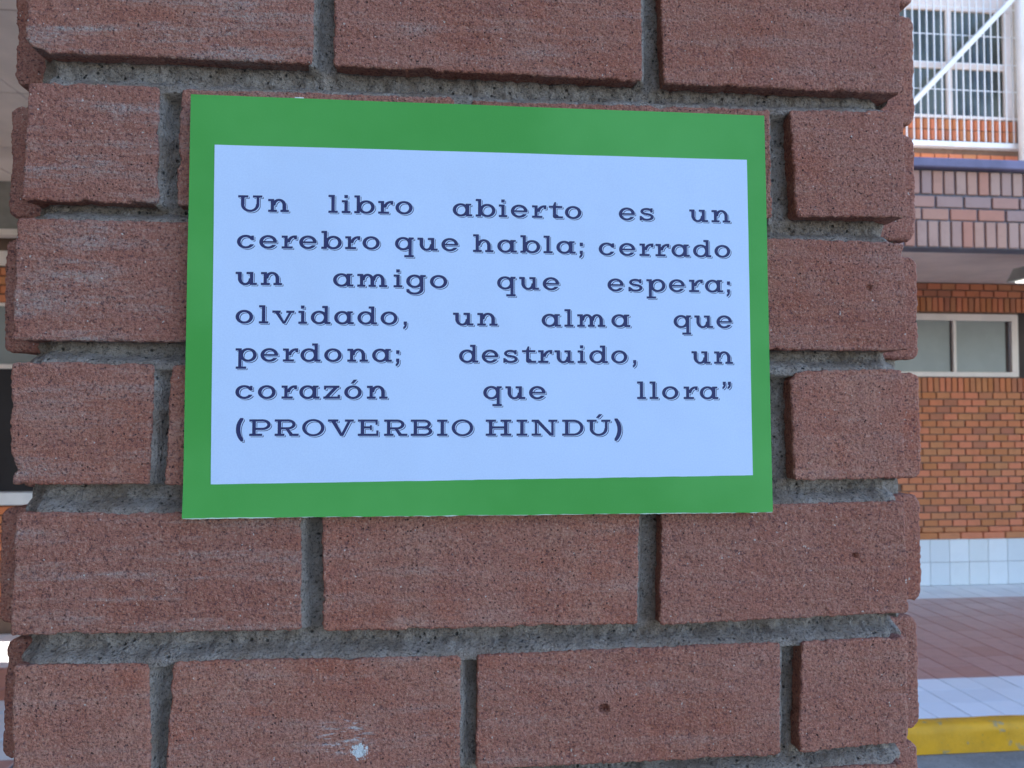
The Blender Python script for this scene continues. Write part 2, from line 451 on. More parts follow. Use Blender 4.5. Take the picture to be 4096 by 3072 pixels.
for b_ in ((3.4, 5.615, WY, WY + 0.05, zr(2.846), zr(2.878)), (3.4, 5.615, WY, WY + 0.05, zr(3.914), zr(4.06)),
           (3.4, 5.527, WY + 0.002, WY + 0.048, zr(3.338), zr(3.402)), (5.530, 5.613, WY + 0.001, WY + 0.05, zr(2.8785), zr(3.9135)),
           (4.930, 4.988, WY - 0.002, WY + 0.046, zr(2.8785), zr(3.9135))):
    box('window_frame', b_, M['cream'], UW, 0.003)
box('header', (3.4, 5.62, WY + 0.002, WY + 0.06, zr(4.061), zr(4.299)), M['orange'], UW)
for i, (a, b_) in enumerate(((3.42, 4.93), (4.988, 5.53))):
    for c_, d_ in ((2.879, 3.337), (3.403, 3.913)):
        box('pane', (a, b_, WY + 0.022, WY + 0.026, zr(c_), zr(d_)), M['darkglass'], UW)
# ------------------------------------------------------------------ grille, brace, column, lamp (each a thing)
GY = WY - 0.06
G = thing('window_grille', 'white steel bar grille in front of the upstairs window', 'grille', (5.0, GY, zr(2.62)))
def tube(name, p, q, r, mat, parent, seg=10, **kw):
    p = Vector(p); q = Vector(q); d = q - p
    bm = bmesh.new()
    bmesh.ops.create_cone(bm, segments=seg, radius1=r, radius2=r, depth=d.length, cap_ends=True)
    for f in bm.faces: f.smooth = len(f.verts) == 4
    me = bpy.data.meshes.new(name); bm.to_mesh(me); bm.free()
    return obj(name, me, mat, parent, (p + q) / 2, rot=d.to_track_quat('Z', 'Y').to_euler(), **kw)
bar_me = boxes_mesh('bar', [(-0.0050, 0.0050, -0.005, 0.005, -0.74, 0.74)]); bar_me.materials.append(M['white'])
x = 4.47
while x < 5.62:
    obj('bar', bar_me, None, G, (x, GY, zr(3.34))); x += 0.0735
for z in (2.842, 3.105, 3.37, 3.645, 3.92): box('rail', (4.30, 5.63, GY + 0.006, GY + 0.011, zr(z) - 0.0035, zr(z) + 0.0035), M['white'], G)
box('ledge', (3.4, 5.70, GY - 0.005, WY + 0.011, zr(2.545), zr(2.598)), M['white'], B, 0.004)
bp0, bp1 = Vector((4.40, GY - 0.10, zr(2.84))), Vector((5.72, GY - 0.10, zr(4.19)))
dv = (bp1 - bp0); L = dv.length
br = boxes_mesh('diagonal_brace', [(-L / 2, L / 2, -0.025, 0.025, -0.024, 0.024)], 0.004)
obj('diagonal_brace', br, M['white'], None, (bp0 + bp1) / 2, rot=(0, -math.atan2(dv.z, dv.x), 0), label='white diagonal steel brace crossing in front of the upstairs grille', category='brace')
C = thing('steel_column', 'thick white steel column at the right end of the upstairs grille', 'column', (5.70, GY - 0.05, zr(2.4)))
tube('post', (5.625, GY - 0.09, zr(2.36)), (5.600, GY - 0.09, zr(5.2)), 0.062, M['white'], C, 20)
gm = bmesh.new()
gv = [gm.verts.new(v) for v in ((0, 0, 0), (0.16, 0, 0), (0.16, 0, 0.55), (0.07, 0, 0.40), (0, 0, 0.18))]
gf = gm.faces.new(gv); ex = bmesh.ops.extrude_face_region(gm, geom=[gf])
bmesh.ops.translate(gm, vec=(0, 0.02, 0), verts=[v for v in ex['geom'] if isinstance(v, bmesh.types.BMVert)])
bmesh.ops.recalc_face_normals(gm, faces=gm.faces)
gme = bpy.data.meshes.new('gusset'); gm.to_mesh(gme); gm.free()
obj('gusset', gme, M['white'], C, (5.60, GY - 0.165, zr(2.62)))
box('base_plate', (5.52, 5.78, GY - 0.20, GY + 0.02, zr(2.34), zr(2.36)), M['white'], C, 0.003)
LMP = thing('ceiling_lamp', 'grey fluorescent lamp hanging under the corridor ceiling', 'lamp', (5.35, 5.2, zr(1.0)))
def lamp_body(x0, x1, y0, y1, z0, z1):
    V = [(x0, y0, z0), (x1, y0, z0), (x1, y1, z0), (x0, y1, z0), (x0 + .03, y0 + .04, z1), (x1 - .03, y0 + .04, z1), (x1 - .03, y1 - .04, z1), (x0 + .03, y1 - .04, z1)]
    return mesh_np('housing', V, [(4, 5, 6, 7), (0, 1, 5, 4), (1, 2, 6, 5), (2, 3, 7, 6), (3, 0, 4, 7)])
lx, ly = 4.43, 5.00
obj('housing', lamp_body(lx, lx + 1.2, ly, ly + 0.24, zr(1.005), zr(1.105)), M['steel'], LMP)
box('diffuser', (lx + 0.05, lx + 1.19, ly + 0.03, ly + 0.21, zr(0.998), zr(1.004)), M['lamp'], LMP)
for xx in (lx + 0.2, lx + 1.0): tube('hanger', (xx, ly + 0.12, zr(1.10)), (xx, ly + 0.12, zr(1.236)), 0.006, M['steel'], LMP)
DR = thing('door', 'dark brown door right of the corridor window', 'door', (6.0, WY + 0.2, FZ))
box('door_leaf', (5.70, 6.5, WY + 0.22, WY + 0.26, FZ + 0.005, FZ + 2.05), M['door'], DR)
box('door_frame', (5.633, 5.699, WY + 0.10, WY + 0.26, FZ + 0.005, FZ + 2.10), M['door'], DR)

# ------------------------------------------------------------------ wing on the left: canopy over the pillar, far wall, added unseen shade block
LWY = 5.75
CN = thing('canopy', 'beige concrete canopy above the pillar and the left passage, plus an added unseen front slab for shade', 'canopy', (-1.4, 2.5, zr(1.69)))
box('canopy_slab', (-3.80, -3.101, 5.16, LWY + 0.3, zr(1.70), zr(1.92)), M['soffit'], CN)
box('ceiling_panel', (-3.8, -3.06, 5.16, 5.74, zr(1.688), zr(1.6995)), M['soffit'], CN, 0.003)
box('canopy_slab', (-0.84, 0.50, -1.6, -0.021, zr(1.70), zr(1.92)), M['soffit'], CN)  # unseen front slab, added to cut light from overhead
box('canopy_slab', (-3.1, 0.27, -0.02, LWY + 0.3, zr(1.70), zr(1.92)), M['soffit'], CN)
for i in range(6):
    y0 = 0.35 + i * 0.9
    for j in range(4):
        x0 = -3.05 + j * 0.82
        box('ceiling_panel', (x0 + 0.003, x0 + 0.815, y0 + 0.003, y0 + 0.893, zr(1.688), zr(1.6995)), M['soffit'], CN, 0.003)
LB = thing('left_wing', 'dim brick classroom wing seen past the left edge of the pillar', 'building', (-2.6, LWY, 0))
box('wall', (-4.2, -1.6, LWY + 0.03, LWY + 0.3, 0.004, zr(1.68)), M['wallmortar'], LB)
box('beam', (-4.2, -1.6, LWY - 0.12, LWY + 0.029, zr(1.33), zr(1.6875)), M['concrete'], LB)
box('rail', (-4.2, -1.6, LWY - 0.14, LWY - 0.02, zr(1.285), zr(1.329)), M['cream'], LB)
box('rail', (-4.2, -1.6, LWY - 0.02, LWY + 0.029, zr(1.08), zr(1.19)), M['cream'], LB)
lb_me = unit_mesh('left_brick', 0.134, 0.03, 0.057, M['orange'])
for r in range(4):
    x = -4.0 + (0.5 * bw if r % 2 else 0)
    while x < -2.4: obj('brick', lb_me, None, LB, (x, LWY + jit(), zr(0.80) + 0.0676 * (r + 0.5))); x += bw
LW = obj('window', None, None, LB, (-3.2, LWY, zr(0.5)))
box('pane', (-4.1, -2.4, LWY + 0.01, LWY + 0.02, zr(0.34), zr(0.775)), M['frost'], LW)
box('window_frame', (-4.1, -2.4, LWY - 0.01, LWY + 0.029, zr(0.776), zr(0.799)), M['cream'], LW)
box('window_frame', (-4.1, -2.4, LWY - 0.01, LWY + 0.029, zr(0.305), zr(0.339)), M['cream'], LW)
box('dark_opening_panel', (-4.1, -2.0, LWY - 0.005, LWY + 0.029, zr(-0.61), zr(0.304)), M['interior'], LB)  # solid panel, its near-black colour stands in for the shade inside
box('bench_ledge', (-4.1, -2.0, LWY - 0.10, LWY + 0.029, zr(-0.70), zr(-0.611)), M['white'], LB)
for r in range(12):
    x = -4.0 + (0.5 * bw if r % 2 else 0)
    while x < -2.4: obj('brick', lb_me, None, LB, (x, LWY + jit(), zr(-1.53) + 0.0676 * (r + 0.5))); x += bw
lf = box('passage_floor', (-4.2, -1.2, 2.0, LWY + 0.02, 0.004, FZ - 0.006), M['grout'], kind='structure')
lx0 = -3.35
for i in range(18):
    for k in range(7):
        m_ = M['whitetile'] if (i > 12 or i in (4, 5, 0, 1)) else M['redtile']
        tile(lf, lx0 + k * JX, LWY - 0.003 - (i + 1) * JX if True else 0, M['whitetile'] if i < 4 or i in (7, 8, 9, 10) else M['redtile'])
TB = thing('added_shade_block', 'added unseen pale block left of the passage, shading yard and pillar', 'building', (-5.5, 0.5, 0))
box('wall', (-8.5, -3.12, -14.0, 5.13, 0.004, 16.0), M['facade'], TB)  # unseen, added to keep sun off the yard and hide the left sky
box('wall', (-3.119, -0.85, -14.0, -0.95, 0.004, 16.0), M['facade'], TB)  # unseen wall, added so the pillar is lit from the right
box('roof', (-8.7, -3.0, -14.2, 5.15, 16.001, 16.2), M['concrete'], TB)

# ------------------------------------------------------------------ the brick pillar
PIL = thing('brick_pillar', 'weathered red brick pillar with grey mortar joints carrying the green notice', 'pillar', (0.022, 0.2, 0))
# measured outlines of the bricks of the front leaf, mm from the eye's foot on the wall plane: TL, TR, BR, BL
FRONT=[
  [(-175.36, 206.84), (-54.68, 208.28), (-55.43, 152.96), (-176.01, 152.63)] ,
  [(-46.16, 208.47), (93.54, 210.36), (93.82, 151.55), (-46.63, 152.46)] ,
  [(101.25, 210.46), (220.07, 212.43), (220.81, 150.97), (103.66, 150.99)] ,
  [(-174.42, 139.93), (-120.5, 140.63), (-119.95, 88.52), (-176.33, 88.89)] ,
  [(-111.71, 139.69), (7.02, 140.99), (6.79, 86.95), (-112.78, 88.17)] ,
  [(14.89, 139.72), (154.57, 141.32), (155.36, 89.55), (14.94, 86.94)] ,
  [(164.08, 141.34), (220.8, 143.12), (222.07, 91.51), (166.66, 90.43)] ,
  [(-177.77, 81.48), (-54.18, 81.59), (-54.19, 28.77), (-178.7, 29.03)] ,
  [(-46.09, 81.57), (93.09, 81.37), (92.62, 28.26), (-45.93, 28.63)] ,
  [(101.28, 80.87), (220.11, 79.88), (221.73, 28.04), (101.24, 27.89)] ,
  [(-178.61, 20.28), (-120.47, 19.65), (-121.66, -32.04), (-177.85, -31.69)] ,
  [(-113.56, 19.27), (7.06, 18.35), (6.82, -32.19), (-115.41, -32.41)] ,
  [(15.16, 18.29), (153.06, 18.97), (153.12, -32.18), (14.99, -32.14)] ,
  [(162.93, 18.46), (218.35, 19.87), (218.97, -31.74), (164.39, -32.5)] ,
  [(-175.42, -42.86), (-58.23, -44.41), (-57.7, -95.11), (-177.04, -94.35)] ,
  [(-49.62, -44.29), (91.6, -44.44), (90.46, -96.21), (-48.81, -96.09)] ,
  [(101.44, -43.76), (218.55, -42.11), (219.76, -94.31), (100.23, -97.13)] ,
  [(-175.21, -106.01), (-120.6, -107.36), (-118.96, -157.17), (-174.3, -155.69)] ,
  [(-110.95, -106.61), (11.18, -107.78), (11.03, -158.72), (-113.71, -156.37)] ,
  [(17.98, -107.65), (157.7, -105.85), (156.55, -157.15), (17.47, -157.93)] ,
  [(167.01, -105.76), (218.47, -104.88), (217.89, -153.44), (164.74, -156.37)] ,
  [(-174.05, -166.87), (-56.92, -169.42), (-56.39, -219.08), (-172.96, -215.85)] ,
  [(-48.42, -169.51), (91.07, -166.62), (90.39, -217.36), (-47.52, -219.11)] ,
  [(100.22, -165.16), (216.51, -162.61), (217.82, -214.76), (99.95, -216.83)] ,
]
BLOOM = [0.95, 0.45, 0.3, 1.0, 0.5, 0.3, 0.2, 0.75, 0.4, 0.3, 0.6, 0.4, 0.3, 0.25, 0.6, 0.35, 0.2, 0.35, 0.4, 0.3, 0.2, 0.3, 0.3, 0.2]
HOLES = {19: [(74.7, -133.1, 1.9, 4.0)], 16: [(193.5, -67.1, 0.9, 3.0)], 9: [(202.0, 57.7, 1.3, 1.6)]}
CHIPS = {13: [(164.5, 17.0, 4.5, 1.2)], 15: [(20, -97.5, 5, .4)], 16: [(175, -98.5, 6, .6), (187, -98, 5, .5)], 0: [(-176, 152, 9, 2.5), (-120, 152, 4, .7)], 3: [(-150, 87, 6, 1.2)],
         10: [(-178, -24, 8, 2.2), (-181, 2, 5, 0.8)], 1: [(42, 150, 6, .8), (-8, 151, 7, .7)], 2: [(135, 150, 5, 1.0), (190, 150, 6, .9)], 6: [(221, 143, 7, 1.0)], 9: [(219, 73, 6, .9)]}
def relief_brick(name, c, yf, back, res, seed, r=0.95, rc=2.0, rough=1.5, holes=(), chips=(), bloom=0.3, edge=0.36):
    c = np.array(c, dtype=float)
    W = 0.5 * (np.linalg.norm(c[1] - c[0]) + np.linalg.norm(c[2] - c[3]))
    H = 0.5 * (np.linalg.norm(c[3] - c[0]) + np.linalg.norm(c[2] - c[1]))
    m = 1.2
    nu = int((W + 2 * m) / res) + 1; nv = int((H + 2 * m) / res) + 1
    u = np.linspace(-m, W + m, nu); v = np.linspace(-m, H + m, nv)
    U, Vv = np.meshgrid(u, v, indexing='ij')
    s = (U / W)[..., None]; t = (Vv / H)[..., None]
    Pt = c[0] * (1 - s) * (1 - t) + c[1] * s * (1 - t) + c[2] * s * t + c[3] * (1 - s) * t
    X, Z = Pt[..., 0], Pt[..., 1]
    # distance inside a rounded rectangle, with ragged arrises and knocked corners
    qx = np.abs(U - W / 2) - (W / 2 - rc); qz = np.abs(Vv - H / 2) - (H / 2 - rc)
    d = rc - (np.hypot(np.maximum(qx, 0), np.maximum(qz, 0)) + np.minimum(np.maximum(qx, qz), 0))
    d = d + edge * fbm(X, Z, 0.16, 4, seed + 1) + 0.60 * fbm(X, Z, 0.60, 3, seed + 11) - 0.15
    nick = np.clip(fbm(X, Z, 0.075, 3, seed + 2) - 0.28, 0, 1) * 3.2
    d = d - nick * np.clip(1 - d / 6, 0, 1)
    for (hx, hz, hr, hd) in chips:
        k = np.clip(1 - np.hypot(X - hx, (Z - hz) * 1.3) / hr, 0, 1)
        d = d - k * hd * 1.6 * (1 + 0.6 * fbm(X, Z, 0.7, 2, seed + 8))
    dep = np.where(d < r, r - np.sqrt(np.maximum(r * r - (r - np.clip(d, 0, r)) ** 2, 0)), 0)
    dep = dep * (0.8 + 0.35 * fbm(X, Z, 0.2, 2, seed + 3))
    f = 0.42 * fbm(X, Z, 0.035, 3, seed + 4) + rough * (0.26 * fbm(X, Z, 0.20, 3, seed + 5) + 0.19 * fbm(X, Z, 0.62, 3, seed + 6))
    f = f + 0.34 * rough * np.clip(fbm(X * 0.35 + Z * 0.2, Z * 1.5, 0.13, 3, seed + 7) - 0.2, 0, 1) * 2
    for (hx, hz, hr, hd) in holes:
        k = np.clip(1.25 - np.hypot(X - hx, Z - hz) / hr + 0.25 * fbm(X, Z, 0.9, 2, seed + 9), 0, 1)
        f = f + hd * np.minimum(k * 3, 1)
    # vertices just outside the arris are pulled onto it, then walls run back to a smooth outline
    gu, gv = np.gradient(d, u, v)
    gl = np.maximum(gu * gu + gv * gv, 0.3)
    out = d <= 0
    st_ = np.clip(-d / gl, 0, 1.6 * res)
    U2 = np.where(out, U + gu * st_, U); V2 = np.where(out, Vv + gv * st_, Vv)
    def place(u_, v_):
        s_1 = (u_ / W)[..., None]; t_1 = (v_ / H)[..., None]
        return c[0] * (1 - s_1) * (1 - t_1) + c[1] * s_1 * (1 - t_1) + c[2] * s_1 * t_1 + c[3] * (1 - s_1) * t_1
    Pf = place(U2, V2)
    Y = np.where(out, yf + r + f, yf + dep + f)
    keep = (d[:-1, :-1] > 0) | (d[1:, :-1] > 0) | (d[:-1, 1:] > 0) | (d[1:, 1:] > 0)
    idx = np.arange(nu * nv).reshape(nu, nv)
    F = np.stack([idx[:-1, :-1], idx[:-1, 1:], idx[1:, 1:], idx[1:, :-1]], -1)[keep]
    E_ = np.concatenate([F[:, [0, 1]], F[:, [1, 2]], F[:, [2, 3]], F[:, [3, 0]]])
    key = np.sort(E_, 1); key = key[:, 0] * (nu * nv) + key[:, 1]
    _, inv, cnt = np.unique(key, return_inverse=True, return_counts=True)
    be = E_[cnt[inv] == 1]
    bv = np.unique(be)
    N = nu * nv
    off = {}
    base = np.stack([Pf[..., 0], Y, Pf[..., 1]], -1).reshape(-1, 3)
    Ub = np.clip(U2.reshape(-1)[bv], 0.7, W - 0.7); Vb_ = np.clip(V2.reshape(-1)[bv], 0.7, H - 0.7)
    Pb = place(Ub, Vb_)
    rows = [base]; nb_ = len(bv)
    rmap = np.full(N, -1); rmap[bv] = np.arange(nb_)
    for k_, (fr, yy) in enumerate(((0.35, yf + r + 1.6), (0.75, yf + r + 5.0), (1.0, yf + r + 11.0), (1.0, back))):
        q = base[bv].copy()
        q[:, 0] += (Pb[:, 0] - q[:, 0]) * fr; q[:, 2] += (Pb[:, 1] - q[:, 2]) * fr
        nz_ = 0.35 * fbm(q[:, 0] + q[:, 2], q[:, 0] * 0 + yy * 1.7, 0.25, 3, seed + 20)
        q[:, 0] += nz_; q[:, 2] += nz_
        q[:, 1] = np.maximum(yy, q[:, 1]); rows.append(q)
    Vall = np.concatenate(rows)
    Fs = []
    for k_ in range(4):
        a0 = be[:, 0] if k_ == 0 else N + (k_ - 1) * nb_ + rmap[be[:, 0]]
        b0 = be[:, 1] if k_ == 0 else N + (k_ - 1) * nb_ + rmap[be[:, 1]]
        a1 = N + k_ * nb_ + rmap[be[:, 0]]; b1 = N + k_ * nb_ + rmap[be[:, 1]]
        Fs.append(np.stack([b0, a0, a1, b1], -1))
    F = np.concatenate([F] + Fs)
    used = np.unique(F); mp = np.full(len(Vall), -1); mp[used] = np.arange(len(used))
    cx_, cz_ = X.mean(), Z.mean()
    V = (Vall - [cx_, 0, cz_])[used] / 1000
    me = mesh_np(name, V, mp[F], True)
    return obj(name, me, M['brick'], PIL, (cx_ / 1000, 0, CZ + cz_ / 1000), bloom=bloom)
for i, c in enumerate(FRONT):
    relief_brick('brick', c, random.uniform(-0.35, 0.35), 30, 0.62, i * 3 + 2, holes=HOLES.get(i, ()), chips=CHIPS.get(i, ()), bloom=BLOOM[i],
                 edge=0.42 if i < 7 else 0.34)
RR = [(244.94, 268.76, 210.34), (245.21, 205.13, 147.74), (244.82, 142.8, 87.33), (245.07, 79.48, 26.02), (245.37, 19.64, -34.77), (244.55, -42.11, -96.29), (242.26, -103.64, -159.92), (241.04, -165.96, -222.82)]
LL = [(-194.78, 279.41, 218.8), (-194.39, 211.65, 149.1), (-195.87, 140.34, 87.62), (-196.65, 78.59, 25.68), (-193.98, 16.81, -35.3), (-195.81, -44.27, -96.76), (-192.56, -103.6, -156.87), (-191.21, -163.37, -214.86)]
for k, (x, z1, z0) in enumerate(RR):
    relief_brick('brick', [(206, z1), (x + 0.6, z1), (x + 0.6, z0), (206, z0)], 28.4, 60, 0.7, 90 + k, r=2.0, rc=5, rough=0.9, bloom=0.1, edge=0.45)
for k, (x, z1, z0) in enumerate(LL):
    if k == 4: x += 6
    relief_brick('brick', [(x - 0.6, z1), (-160, z1), (-160, z0), (x - 0.6, z0)], 28.4, 60, 0.7, 120 + k, r=2.0, rc=5, rough=0.9, bloom=0.2, edge=0.45)

# mortar of the front leaf: deep under each course, weathered up to the brick below; smeared along right edges
fb = np.array(FRONT)
gx = np.arange(-176.0, 219.5, 0.95); gz = np.arange(-226.0, 216.0, 0.95)
GX, GZ = np.meshgrid(gx, gz, indexing='ij')
up_d = np.full(GX.shape, 99.0); rt_d = np.full(GX.shape, 99.0)
for q in fb:
    (ax, az), (bx_, bz), (cx2, cz2), (dx2, dz2) = q
    zt = az + (bz - az) * (GX - ax) / (bx_ - ax)
    e = GZ - zt
    inx = (GX > ax - 8) & (GX < bx_ + 8)
    up_d = np.where(inx & (e > -2.5) & (e < up_d), np.maximum(e, 0), up_d)
    xr = bx_ + (cx2 - bx_) * (az - GZ) / (az - dz2)
    e = GX - xr
    inz = (GZ < az + 1) & (GZ > dz2 - 1)
    rt_d = np.where(inz & (e > -2.5) & (e < rt_d), np.maximum(e, 0), rt_d)
sm = lambda a: np.clip(a, 0, 1) ** 2 * (3 - 2 * np.clip(a, 0, 1))
wob = 1 + 0.35 * fbm(GX, GZ, 0.05, 3, 41)
depth = 9.8 - 8.4 * (1 - sm(up_d / (6.2 * wob)))
depth = np.minimum(depth, 9.2 - 7.6 * (1 - sm(rt_d / (4.2 * wob))))
rgh = sm((depth - 3.0) / 3)
depth = depth + (0.45 + 1.5 * rgh) * fbm(GX, GZ, 0.26, 3, 42) + (0.25 + 0.9 * rgh) * fbm(GX, GZ, 0.8, 2, 43) + 0.5 * fbm(GX, GZ, 0.06, 2, 44)
inset = np.minimum(GX - gx[0], gx[-1] - GX) + 4.5 * fbm(GX, GZ, 0.13, 3, 49) - 1
depth = depth + np.where(inset < 8, (8 - inset) * 0.9, 0)
depth = np.clip(depth, 0.8, 24)
nx_, nz_ = GX.shape
idx = np.arange(nx_ * nz_).reshape(nx_, nz_)
Fm = np.stack([idx[:-1, :-1], idx[1:, :-1], idx[1:, 1:], idx[:-1, 1:]], -1).reshape(-1, 4)
Vm = np.stack([GX / 1000, depth / 1000, CZ + GZ / 1000], -1).reshape(-1, 3)
obj('mortar', mesh_np('mortar', Vm, Fm, True), M['mortar'], PIL, (0, 0, 0))
# mortar core behind, seen in the side gaps, with a rough skin
def core(name, x0, x1, y0, y1, z0, z1, seed, n=90, ny=14):
    zs = np.linspace(z0, z1, n); V = []; F = []
    ring = []
    for k in range(ny + 1): ring.append((x0, y1 + (y0 - y1) * k / ny))
    for k in range(1, 9): ring.append((x0 + (x1 - x0) * k / 8, y0))
    for k in range(1, ny + 1): ring.append((x1, y0 + (y1 - y0) * k / ny))
    ring = np.array(ring); m = len(ring); arc = np.arange(m) * 3.0
    Zg, Ag = np.meshgrid(zs, arc, indexing='ij')
    nzv = 1.6 * fbm(Zg, Ag, 0.08, 4, seed)
    Rx = np.broadcast_to(ring[:, 0], Zg.shape); Ry = np.broadcast_to(ring[:, 1], Zg.shape)
    mx = (x0 + x1) / 2
    Xo = Rx + nzv * np.sign(Rx - mx) * (np.abs(Rx - mx) > (x1 - x0) / 2 - 1)
    Yo = Ry + nzv * 0.6
    V = np.stack([Xo / 1000, Yo / 1000, CZ + Zg / 1000], -1).reshape(-1, 3)
    idx = np.arange(n * m).reshape(n, m)
    F = np.stack([idx[:-1, :-1], idx[:-1, 1:], idx[1:, 1:], idx[1:, :-1]], -1).reshape(-1, 4)
    obj(name, mesh_np(name, V, F, True), M['mortar'], PIL, (0, 0, 0))
core('mortar', -170, 213, 21, 34, -240, 230, 5, 330)
core('mortar', -185, 236, 34, 420, -240, 290, 6, 330, 60)
# bricks down the two sides of the pillar and the courses beyond the frame
side = []
for k, (x, z1, z0) in enumerate(RR):
    for j in range(2):
        box('brick', ((x - 40) / 1000, (x - 0.5) / 1000, 0.062 + j * 0.185, 0.062 + 0.176 + j * 0.185, CZ + z0 / 1000 + 0.001, CZ + z1 / 1000 - 0.001), M['brick'], PIL, 0.003)
for k, (x, z1, z0) in enumerate(LL):
    for j in range(2):
        box('brick', ((x + 0.5) / 1000, (x + 40) / 1000, 0.062 + j * 0.185, 0.062 + 0.176 + j * 0.185, CZ + z0 / 1000 + 0.001, CZ + z1 / 1000 - 0.001), M['brick'], PIL, 0.003)
rest = []
def course(zb, par):
    xs = [(-0.177, -0.056), (-0.048, 0.092), (0.100, 0.220)] if par else [(-0.177, -0.121), (-0.113, 0.007), (0.015, 0.154), (0.163, 0.220)]
    for a, b_ in xs: rest.append((a, b_, 0.0, 0.09, zb, zb + 0.053))
    for a, b_ in ((-0.194, -0.16), (0.21, 0.245)):
        rest.append((a, b_, 0.028, 0.22, zb - 0.002, zb + 0.051)); rest.append((a, b_, 0.23, 0.41, zb - 0.002, zb + 0.051))
zb = CZ + 0.218; k = 0
while zb < zr(1.64): course(zb, k % 2); zb += 0.063; k += 1
zb = CZ - 0.230 - 0.053; k = 0
while zb > 0: course(zb, k % 2); zb -= 0.063; k += 1
obj('brick_courses', boxes_mesh('brick_courses', rest, 0.003), M['brick'], PIL, kind='stuff')
box('mortar', (-0.170, 0.213, 0.008, 0.42, 0.0, CZ - 0.239), M['mortar'], PIL)
box('mortar', (-0.170, 0.213, 0.008, 0.42, CZ + 0.229, zr(1.699)), M['mortar'], PIL)

# ------------------------------------------------------------------ the notice
NO = thing('proverb_notice', 'green card with a white sheet printed with a Spanish proverb, fixed to the brick pillar', 'notice', (0.022, -0.0045, CZ + 0.045))
def sheet(name, c, y, th, mat, parent, seed, nx=160, nz=110, wave=0.35, ragbot=0.0, rag=0.12, curl=0.0):
    c = np.array(c, dtype=float)
    u = np.linspace(0, 1, nx); v = np.linspace(0, 1, nz)
    U, Vv = np.meshgrid(u, v, indexing='ij'); s = U[..., None]; t = Vv[..., None]
    P_ = c[0] * (1 - s) * (1 - t) + c[1] * s * (1 - t) + c[2] * s * t + c[3] * (1 - s) * t
    X = P_[..., 0].copy(); Z = P_[..., 1].copy()
    X += rag * fbm(Z, X * 0, 0.03, 3, seed) * (np.abs(U - 0.5) * 2) ** 8
    Z += (rag + 0) * fbm(X, Z * 0, 0.03, 3, seed + 1) * (np.abs(Vv - 0.5) * 2) ** 8
    Z += ragbot * fbm(X, Z * 0 + 5, 0.22, 4, seed + 2) * np.clip((Vv - 0.97) / 0.03, 0, 1)
    Y = y + wave * fbm(X, Z, 0.012, 3, 77)
    Y -= curl * (np.clip(np.hypot(U, (1 - Vv) * 0.7) * -16 + 1, 0, 1) ** 2)
    n = nx * nz; idx = np.arange(n).reshape(nx, nz)
    Vf = np.stack([X, Y, Z], -1).reshape(-1, 3); Vb = Vf + [0, th, 0]
    F = np.stack([idx[:-1, :-1], idx[:-1, 1:], idx[1:, 1:], idx[1:, :-1]], -1).reshape(-1, 4)
    Fb = F[:, ::-1] + n
    E_ = []
    for a in (idx[:, 0], idx[-1, :], idx[::-1, -1], idx[0, ::-1]):
        E_.append(np.stack([a[:-1], a[1:], a[1:] + n, a[:-1] + n], -1))
    F = np.concatenate([F, Fb] + E_)
    V = np.concatenate([Vf, Vb]) / 1000; V[:, 2] += CZ
    me = mesh_np(name, V, F)
    return obj(name, me, mat, parent, (0, 0, 0))
KS = (342 - 6.5) / (342 - 4.5)
CARD = [(-105.7, 135.3), (149.74, 136.1), (151.9, -46.0), (-106.48, -45.7)]
SHEET = [(-95.51, 113.8), (141.17, 115.1), (142.64, -29.3), (-95.1, -31.6)]
CYm = -6.5
CARD = [(a * KS, b * KS) for a, b in CARD]; SHEET = [(a * KS, b * KS) for a, b in SHEET]
sheet('green_card', CARD, CYm, 0.28, M['card'], NO, 3, ragbot=0.35, curl=0.9)
sheet('torn_edge', [(-106.2 * KS, -45.2 * KS), (151.6 * KS, -45.4 * KS), (151.7 * KS, -46.25 * KS), (-106.4 * KS, -45.95 * KS)], CYm + 0.10, 0.12, M['paperedge'], NO, 9, nx=500, nz=8, ragbot=0.55, rag=0.25)
sheet('white_sheet', SHEET, CYm - 0.13, 0.09, M['paper'], NO, 5, wave=0.35, rag=0.10, ragbot=0.12)
box('tape', (-0.0618, -0.0580, -0.0061, -0.0058, CZ + 0.1325, CZ + 0.1353), M['tape'], NO)

# --- lettering: every glyph is a signed field of strokes, cut into a mesh by marching squares
mn, mx_ = np.minimum, np.maximum
def B_(x0, x1, y0, y1): return lambda x, y: mx_(mx_(x0 - x, x - x1), mx_(y0 - y, y - y1))
def EL(cx_, cy_, rx, ry): return lambda x, y: (np.hypot((x - cx_) / rx, (y - cy_) / ry) - 1) * min(rx, ry)
def U_(*f): return lambda x, y: __import__('functools').reduce(mn, [g(x, y) for g in f])
def I_(*f): return lambda x, y: __import__('functools').reduce(mx_, [g(x, y) for g in f])
def D_(a, *b): return lambda x, y: mx_(a(x, y), -__import__('functools').reduce(mn, [g(x, y) for g in b]))
def RG(cx_, cy_, rx, ry, tx=0.265, ty=0.165): return D_(EL(cx_, cy_, rx, ry), EL(cx_, cy_, rx - tx, ry - ty))
def PG(*pts):                     # convex polygon, counter-clockwise
    def f(x, y):
        r = None
        for (ax, ay), (bx2, by) in zip(pts, pts[1:] + pts[:1]):
            L_ = math.hypot(bx2 - ax, by - ay)
            e = ((x - ax) * (by - ay) - (y - ay) * (bx2 - ax)) / L_
            r = e if r is None else mx_(r, e)
        return r
    return f
s_ = 0.275; h_ = 0.165; AS = 1.40; CP = 1.26
HP = lambda x0, x1, y0, y1: B_(x0, x1, y0, y1)
